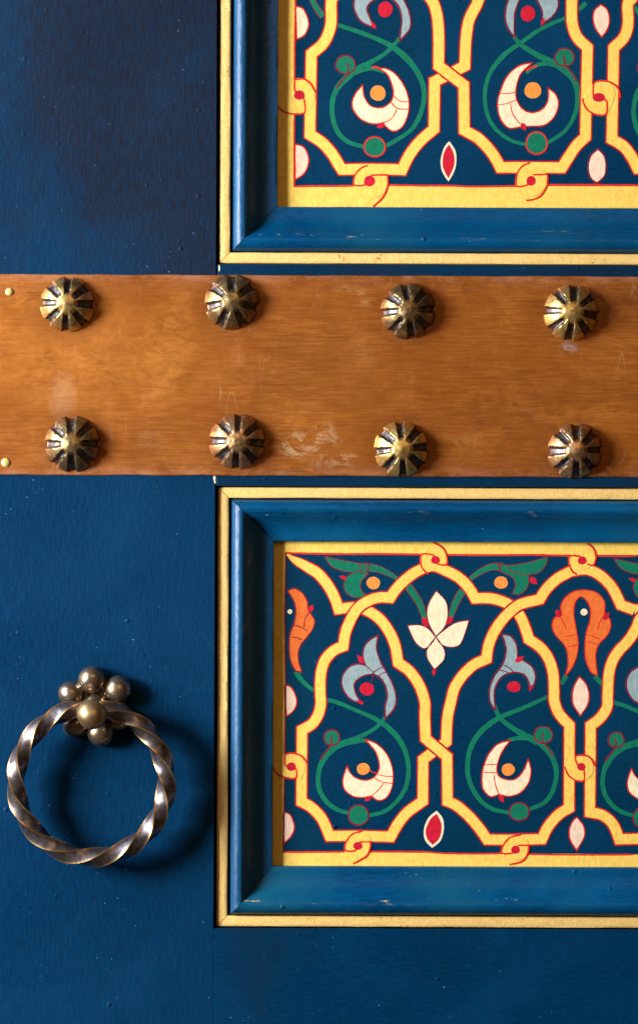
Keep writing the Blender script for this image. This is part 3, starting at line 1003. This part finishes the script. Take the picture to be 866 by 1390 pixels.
patch(up, G([(420, 212), (510, 245), (520, 280), (505, 335), (440, 362), (385, 345), (370, 290), (385, 240)]),
      arcs=[G([(430, 208), (400, 222), (376, 250), (369, 295), (412, 299), (425, 285)]), G([(522, 250), (522, 298), (502, 350), (456, 395)]), G([(445, 252), (520, 250)])], dotp=G(ell(440, 279, 25, 25)))
patch(up, H([(340, 195), (435, 232), (445, 270), (425, 320), (370, 345), (320, 335), (308, 280), (318, 225)]),
      arcs=[H([(365, 190), (330, 208), (308, 245), (306, 295), (350, 293), (362, 280)]), H([(447, 245), (444, 290), (420, 335), (388, 355), (350, 361)]), H([(380, 244), (446, 242)])], dotp=H(ell(372, 272, 21, 23)))


def cell_up(panel, dx=0):
    e = lambda pts: shift(E(pts), dx)
    stem(panel, e([(288, 103), (400, 140), (480, 172), (545, 205), (612, 262), (657, 322), (682, 390), (682, 450), (658, 530), (610, 592), (505, 657)]), 6.6, [0.8, 0.9, 1.3, 1, 0.9, 0.8])
    stem(panel, e([(572, 160), (520, 220), (450, 268), (385, 302), (335, 342), (290, 392), (269, 455), (272, 530), (300, 598), (350, 638), (420, 657)]), 6.6, [0.8, 0.9, 1.5, 1, 1, 0.8])
    stem(panel, e([(370, 318), (420, 302), (460, 302), (505, 316)]), 6.4, [1.2, 1, 0.8])
    motif('bud', panel, e(ell(327, 284, 45, 43, 16)), 'green', 'maroon', 2.8, lines=[e([(335, 278), (340, 318), (312, 356), (285, 392)])], llw=2.2, outer=None, smooth=False)
    motif('bud', panel, e(ell(462, 656, 48, 46, 18)), 'green', 'line', 2.2, smooth=False, z=0.8)
    motif('crescent', panel, e([(478, 300, c), (515, 303), (555, 328), (596, 385), (615, 450), (610, 512), (585, 565), (545, 584), (512, 562), (500, 546, c), (450, 551), (400, 531), (365, 490), (360, 450), (376, 412),
                                (405, 378, c), (413, 430), (442, 470), (490, 479), (530, 456), (545, 420), (540, 380), (518, 328)]), 'cream', 'line', 1.8,
          lines=[e([(545, 420), (570, 446), (613, 451)]), e([(534, 453), (562, 480), (613, 485)]), e([(562, 486), (536, 528), (502, 546)])], bud=[budp(e, 490, 560, 17, 11, 160)], z=0.75)
    strokes(panel, [e([(448, 298), (465, 294), (490, 302)])], 2.6, 1.0)
    dot(panel, e, 475, 412, 35, 'peach', ry=36)
    sc = 1.05
    fp = [((425, 783, c), (370, 762), (338, 715), (335, 665), (360, 625), (400, 606), (440, 612, c), (428, 570), (435, 525), (460, 495), (495, 476, c), (488, 530), (505, 590),
           (530, 635), (560, 690), (577, 745), (572, 790), (532, 838, c), (536, 790), (540, 745), (525, 690), (490, 655), (450, 652), (410, 670), (388, 700), (402, 745))][0]
    motif('flower', panel, e([(460 + (p[0] - 425) * sc, 114 + (p[1] - 783) * sc) + tuple(p[2:]) for p in fp]), 'grey', 'maroon', 2.0, z=0.75, bud=[budp(e, 452, 104, 18, 8, 235)])
    dot(panel, e, 505, 32, 33, 'red', ry=36)


cell_up(up)
cell_up(up, UD + 5)
stem(up, E([(172, -10), (195, 30), (224, 66)]), 6.5, [0.9, 1, 1.1], line='maroon')
motif('half_leaf', up, E([(99, 22, c), (134, 34), (158, 95), (142, 148), (106, 170, c)]), 'cream', 'line', 2.0)
motif('half_leaf', up, G([(101, 114, c), (143, 130), (163, 185), (146, 242), (104, 274, c)]), 'pink', 'line', 2.0)
motif('lozenge', up, G([(800, 95, c), (828, 138), (832, 195), (820, 240), (797, 278, c), (770, 235), (761, 185), (776, 125)]), 'cream', None)
motif('lozenge', up, G([(800, 110, c), (821, 155), (822, 205), (797, 264, c), (773, 215), (772, 165), (784, 130)]), 'red', None, z=0.8)
stem(up, F([(530, 62), (420, 110), (330, 172), (250, 230), (192, 300), (165, 370), (161, 450), (182, 530), (230, 590), (295, 628), (360, 642)]), 6, [0.8, 0.9, 1.1, 0.9, 0.9, 0.8])
stem(up, F([(290, 148), (322, 188), (390, 230), (450, 260), (500, 285), (546, 322), (574, 372), (580, 440), (565, 510), (520, 580), (430, 640)]), 6.6, [0.8, 1.1, 1.6, 1, 0.8, 0.8])
stem(up, F([(490, 278), (430, 272), (385, 285), (345, 318)]), 6, [1.2, 1, 0.6])
motif('bud', up, F(ell(520, 243, 45, 42, 16)), 'green', 'maroon', 2.8, lines=[F([(515, 235), (524, 278), (556, 318), (575, 355)])], llw=2.2, outer=None, smooth=False)
motif('bud', up, F(ell(396, 633, 48, 52, 18)), 'green', 'line', 2.2, smooth=False, z=0.8)
motif('crescent', up, F([(372, 270, c), (312, 285), (262, 330), (230, 400), (218, 465), (235, 530), (272, 566), (318, 560, c), (365, 556), (430, 551), (475, 512), (493, 455), (480, 412), (448, 385, c), (446, 440),
                         (420, 480), (376, 496), (332, 480), (302, 432), (303, 370), (325, 315)]), 'cream', 'line', 1.9,
      lines=[F([(226, 408), (262, 410), (302, 402)]), F([(220, 462), (258, 456), (302, 438)]), F([(276, 455), (288, 505), (322, 548)])], bud=[budp(F, 336, 558, 17, 12, 60)], z=0.75)
strokes(up, [F([(345, 305), (370, 290), (396, 284)])], 2.6, 1.0)
dot(up, F, 377, 394, 38, 'peach', ry=38)
motif('flower', up, F([(292, 152, c), (262, 110), (250, 60), (256, 10), (278, -40), (310, -75), (345, -88), (390, -88), (440, -75), (480, -35), (488, 10), (465, 55), (418, 90, c), (419, 45), (405, 5), (380, -30), (345, -38),
                       (315, -20), (293, 40), (290, 95)]), 'grey', 'maroon', 2.0, z=0.75, bud=[budp(F, 420, 82, 16, 8, 110)])
dot(up, F, 352, 46, 33, 'red', ry=36)
motif('leaf', up, F([(682, 3, c), (710, 25), (721, 70), (713, 112), (688, 148, c), (660, 112), (648, 65), (655, 28)]), 'pink', 'line', 2.0)
motif('leaf', up, F([(674, 658, c), (702, 690), (711, 735), (704, 780), (670, 812, c), (642, 788), (631, 740), (642, 690)]), 'pink', 'maroon', 2.2)
stem(up, F([(580, 28), (615, -5)]), 6, [0.9, 1.2])
stem(up, F([(815, -10), (866, 50)]), 6, [0.9, 1.2])

# small places where the blue paint has chipped off
for (px, py, rx, ry, z) in ((291.2, 650.5, 1.6, 3.6, ZR), (295.5, 366, 1.0, 4.6, ZR), (292.0, 655.5, 1.1, 2.2, ZR)):
    bm = bmesh.new()
    q = i2d((px, py))
    pts = [(q[0] + rx * math.cos(t) * (1 + 0.35 * mnoise.noise(Vector((t * 1.7, px, 0)))), q[1] + ry * math.sin(t) * (1 + 0.35 * mnoise.noise(Vector((t * 1.7, py, 5))))) for t in [2 * math.pi * i / 14 for i in range(14)]]
    top = [bm.verts.new(dp(p[0], p[1], z + 0.35)) for p in pts]
    bot = [bm.verts.new(dp(p[0], p[1], z - 0.6)) for p in pts]
    bm.faces.new(top)
    for i in range(14):
        bm.faces.new((top[i], top[(i + 1) % 14], bot[(i + 1) % 14], bot[i]))
    link_obj('chipped_paint', bm, 'cream', door)

# ------------------------------------------------------------------ copper band
band = empty('copper_band', dp(433, 511, ZR), 'broad brushed copper band nailed across the blue door with two rows of fluted studs', 'metal band')
BT, BB = 374.6, 646.6


def rel(o, parent):
    o.parent = parent
    o.matrix_parent_inverse = parent.matrix_world.inverted()
    return o


bpy.context.view_layer.update()
bm = bmesh.new()
nx, ys = 90, [0, 0.6, 2, 5, 12, 30, 80, 136, 192, 242, 260, 267, 270, 271.4, 272]
edge_vals = []
rows = []
for i in range(nx + 1):
    x = -22 + (1254 + 22) * i / nx
    row = []
    for j, dy in enumerate(ys):
        y = BT + dy * (BB - BT) / 272.0 + (wob(x, 40 if j < 7 else 51) * 2.2 if j in (0, 1, 2, 12, 13, 14) else 0)
        t = min(dy, 272 - dy)
        z = ZR + 0.4 + (0.0 if t < 0.3 else (2.4 if t < 1 else 3.0)) + 0.5 * mnoise.noise(Vector((x * 0.012, dy * 0.012, 2)))
        v = bm.verts.new(dp(x, y, z))
        row.append(v)
        edge_vals.append(max(0.0, 1 - t / 14.0))
    rows.append(row)
for i in range(nx):
    for j in range(len(ys) - 1):
        bm.faces.new((rows[i][j], rows[i + 1][j], rows[i + 1][j + 1], rows[i][j + 1]))
for r in (rows[0], rows[-1]):
    low = [bm.verts.new(Vector((v.co.x, -(ZR - 0.5) * S, v.co.z))) for v in r]
    edge_vals += [0] * len(low)
    for j in range(len(r) - 1):
        bm.faces.new((r[j], r[j + 1], low[j + 1], low[j]))
sheet = link_obj('sheet', bm, 'copper', None, False)
at = sheet.data.attributes.new('edge', 'FLOAT', 'POINT')
at.data.foreach_set('value', edge_vals)
rel(sheet, band)


def stud(px, py, ng, rot, mat, r=38.6, h=25.0, label=None, tip=0.0):
    x0, y0 = i2d((px, py))
    bm = bmesh.new()
    per = 18
    na = ng * per
    rr = [0.0, 0.06, 0.13, 0.2, 0.27, 0.33, 0.38, 0.43, 0.5, 0.58, 0.66, 0.74, 0.81, 0.87, 0.92, 0.96, 0.985, 1.0, 1.0]
    gv = []
    base = ZR + 3.2
    c0 = bm.verts.new(dp(x0, y0, base + h))
    gv.append(0)
    rings = []
    rnd = random.Random(int(px * 7 + py))
    tiltx, tilty = rnd.uniform(-0.03, 0.03), rnd.uniform(-0.03, 0.03)
    r *= rnd.uniform(0.975, 1.02)
    h *= rnd.uniform(0.92, 1.06)
    gw = [1 + rnd.uniform(-0.14, 0.14) for _ in range(ng)]
    go = [rnd.uniform(-0.05, 0.05) for _ in range(ng)]
    for k, q in enumerate(rr[1:]):
        ring = []
        for i in range(na):
            gi = i // per
            t = (i % per) / per - 0.5          # -0.5..0.5, the flute at 0
            ang = (gi + t) * 2 * math.pi / ng + math.radians(rot) + go[gi] * math.cos(math.pi * t)
            R = r * q * (1 + 0.012 * math.sin(2 * ang + px))
            # dome: gently conical crown, rounded shoulder
            z = h * (1 - 0.10 * q - 0.52 * q ** 2 - 0.38 * q ** 6) if k < len(rr) - 2 else 0
            z += 0.7 * math.exp(-(q / 0.16) ** 2) + 0.5 * mnoise.noise(Vector((q * 5 * math.cos(ang) + px, q * 5 * math.sin(ang), py)))
            tw = t * 2 * math.pi / ng * r * max(q, 0.05)          # distance across the flute in px
            half = (2.9 + 3.3 * q) * gw[gi]
            gq = max(0.0, min(1.0, (q - 0.33) / 0.10))
            prof = max(0.0, 1 - (abs(tw) / half) ** 5.0)
            dep = 6.2 * gq * prof * (0.8 + 0.4 * q)
            gval = gq * (1.0 if abs(tw) < half * 0.97 else 0.0)
            if k == len(rr) - 2:
                zz = -1.0
                Rr = R
            else:
                zz = z
                zz = max(0.0, z - dep * 0.9)
                Rr = R * (1 - 0.035 * gq * prof * (q ** 3))
            if k == len(rr) - 2:
                Rr = R * (1 - 0.035 * gq * prof)
            if zz > 0.5:
                zz += Rr * (tiltx * math.cos(ang) + tilty * math.sin(ang))
            ring.append(bm.verts.new(dp(x0 + Rr * math.cos(ang), y0 - Rr * math.sin(ang), base + zz)))
            gv.append(gval)
        rings.append(ring)
    for i in range(na):
        bm.faces.new((c0, rings[0][i], rings[0][(i + 1) % na]))
    for a, b in zip(rings[:-1], rings[1:]):
        for i in range(na):
            bm.faces.new((a[i], b[i], b[(i + 1) % na], a[(i + 1) % na]))
    o = link_obj('stud', bm, mat, None, True)
    at = o.data.attributes.new('groove', 'FLOAT', 'POINT')
    at.data.foreach_set('value', gv)
    o.data.set_sharp_from_angle(angle=math.radians(50))
    rel(o, band)
    if label:
        o['label'] = label
    return o


STUDS = [(91.5, 417, 8, 88, 'brass_a', None), (313.5, 412, 7, 90, 'brass_b', 'dark stud with seven flutes and a reddish crown'), (551.5, 422.5, 8, 96, 'brass_b', None), (772, 423, 8, 84, 'brass_c', None),
         (99.5, 605.5, 8, 92, 'brass_b', None), (322.5, 601, 8, 86, 'brass_d', None), (544, 609, 8, 95, 'brass_c', 'bright golden stud with dark flutes'), (778.5, 609.5, 8, 90, 'brass_d', None)]
for s in STUDS:
    stud(*s[:5], label=s[5])


def nail(px, py, r=5.2):
    x0, y0 = i2d((px, py))
    bm = bmesh.new()
    n = 18
    base = ZR + 3.4
    prev = [bm.verts.new(dp(x0, y0, base + 2.6))]
    for q in (0.5, 0.8, 0.95, 1.0, 1.0):
        z = 2.6 * math.sqrt(max(0, 1 - (q * 0.96) ** 2))
        if q == 1.0 and len(prev) > 1 and prev[0].co.y > -(base + 1.0) * S:
            z = -0.6
        ring = [bm.verts.new(dp(x0 + r * q * math.cos(2 * math.pi * i / n), y0 + r * q * math.sin(2 * math.pi * i / n), base + z)) for i in range(n)]
        for i in range(n):
            if len(prev) == 1:
                bm.faces.new((prev[0], ring[i], ring[(i + 1) % n]))
            else:
                bm.faces.new((prev[i], ring[i], ring[(i + 1) % n], prev[(i + 1) % n]))
        prev = ring
    rel(link_obj('nail', bm, 'nail', None, True), band)


nail(12.3, 400.5)
nail(9.2, 631.5, 6.0)

# ------------------------------------------------------------------ ring pull
RCX, RCY = i2d((131.0, 1060))
ROX, ROY = i2d((133.5, 961))
pull = empty('door_ring_pull', dp(ROX, ROY, ZR), 'bronze ring pull of twisted bar hanging from a rosette of balls on blue door', 'door ring')
bpy.context.view_layer.update()
# rosette: plate plus six balls fused to it, each ball a part of the rosette
bm = bmesh.new()
nA = 96
prev = None
tops = []
angs = [97, 38, 151, 283, 222, 338]
for q, zz in ((0, 9.5), (0.3, 9.5), (0.6, 8.5), (0.85, 7), (0.97, 4.5), (1.0, 2), (1.0, -0.5)):
    ring = []
    for i in range(nA):
        a = 2 * math.pi * i / nA
        lob = 0
        for b in angs:
            dd = math.cos(a - math.radians(b))
            lob = max(lob, dd ** 9 if dd > 0 else 0)
        R = (34 + 21 * lob) * q
        ring.append(bm.verts.new(dp(ROX + R * math.cos(a), ROY - R * math.sin(a), ZR + zz)))
    if prev:
        for i in range(nA):
            bm.faces.new((prev[i], ring[i], ring[(i + 1) % nA], prev[(i + 1) % nA]))
    prev = ring
bm.faces.new(prev)
bmesh.ops.holes_fill(bm, edges=bm.edges)
bmesh.ops.remove_doubles(bm, verts=bm.verts, dist=1e-7)
for a, d, r in zip(angs, (37, 39.5, 37, 35, 35, 37), (19, 18.5, 17.5, 18.5, 17, 17)):
    x = ROX + d * math.cos(math.radians(a))
    y = ROY - d * math.sin(math.radians(a))
    new = bmesh.ops.create_uvsphere(bm, u_segments=32, v_segments=18, radius=r * S)['verts']
    for v in new:
        n_ = mnoise.noise(v.co * 120 + Vector((a, 0, 0))) * 0.05
        v.co = v.co * (1 + n_) + dp(x, y, ZR + 10)
plate = link_obj('rosette', bm, 'rosette', None, True)
rm = plate.modifiers.new('fuse', 'REMESH')
rm.mode = 'VOXEL'
rm.voxel_size = 0.8 * S
rm.use_smooth_shade = True
sm = plate.modifiers.new('soften', 'SMOOTH')
sm.factor = 0.5
sm.iterations = 9
rel(plate, pull)
bpy.context.view_layer.update()


def sphere(x, y, z, r, name, mat, parent, sz=1.0, seg=40):
    bm = bmesh.new()
    bmesh.ops.create_uvsphere(bm, u_segments=seg, v_segments=seg // 2, radius=r * S)
    for v in bm.verts:
        v.co = Vector((v.co.x, v.co.y * sz, v.co.z)) * (1 + 0.03 * mnoise.noise(v.co * 110)) + dp(x, y, z)
    return rel(link_obj(name, bm, mat, None, True), parent)


# neck: collar turned round an axis pointing out of the door, then the boss in front of the ring
bm = bmesh.new()
prev = None
for r, z, dy in ((19, 7, 0), (19.5, 11, 0), (17.5, 15, 0.5), (16.5, 19, 1), (18.5, 24, 1.5), (19, 27, 2), (17.5, 31, 3), (13, 45, 5), (12, 50, 6)):
    ring = [bm.verts.new(dp(ROX + r * math.cos(2 * math.pi * i / 32), ROY + dy + r * math.sin(2 * math.pi * i / 32), ZR + z)) for i in range(32)]
    if prev:
        for i in range(32):
            bm.faces.new((prev[i], ring[i], ring[(i + 1) % 32], prev[(i + 1) % 32]))
    prev = ring
bm.faces.new(prev)
rel(link_obj('neck', bm, 'rosette', None, True), pull)
sphere(ROX - 1.0, ROY + 6.5, ZR + 55, 20.2, 'boss', 'boss', pull)

# twisted ring
bm = bmesh.new()
NT_, NP = 420, 40
RR, rb = 100.8, 13.6
ZC = ZR + 38
turns = 3.35
wearv = []
rings = []
GAPA = 0.0
for k in range(NT_):
    th = 2 * math.pi * k / NT_ + math.pi / 2
    # twist is not closed: the ends meet inside the neck at the top
    tw = turns * 2 * math.pi * k / NT_
    ring = []
    for i in range(NP):
        ph = 2 * math.pi * i / NP
        loc = (ph % (math.pi / 2)) - math.pi / 4
        a = ph
        # rounded square section with raised sharp arrises at ph = 0, 90, ...
        dsq = abs(((ph + math.pi / 4) % (math.pi / 2)) - math.pi / 4) / (math.pi / 4)   # 0 at arris, 1 mid-face
        sq = 0.7071 / math.cos(math.pi / 4 - dsq * math.pi / 4)
        rad = rb * (0.70 * sq + 0.30 * 0.86) * (1.0)
        if dsq < 0.02:
            rad *= 1.03
        ang = ph + tw + 0.35
        rad *= 0.78 + 0.22 * min(1.0, min(k, NT_ - 1 - k) / 26.0)
        ca, sa = math.cos(ang), math.sin(ang)
        R = RR + rad * ca
        wz = 0.8 * math.sin(3 * th)
        ring.append(bm.verts.new(dp(RCX + R * math.cos(th), RCY - R * math.sin(th), ZC + rad * sa + wz - 3.0 * (1 - math.sin(th)) * 0.5)))
        wearv.append(1.0 if dsq < 0.02 else (0.0))
    rings.append(ring)
for k in range(NT_ - 1):
    a, b = rings[k], rings[k + 1]
    for i in range(NP):
        bm.faces.new((a[i], b[i], b[(i + 1) % NP], a[(i + 1) % NP]))
bm.faces.new(rings[0])
bm.faces.new(rings[-1])
ro = link_obj('ring', bm, 'ring', None, True)
at = ro.data.attributes.new('wear', 'FLOAT', 'POINT')
at.data.foreach_set('value', wearv)
ro.data.set_sharp_from_angle(angle=math.radians(35))
rel(ro, pull)
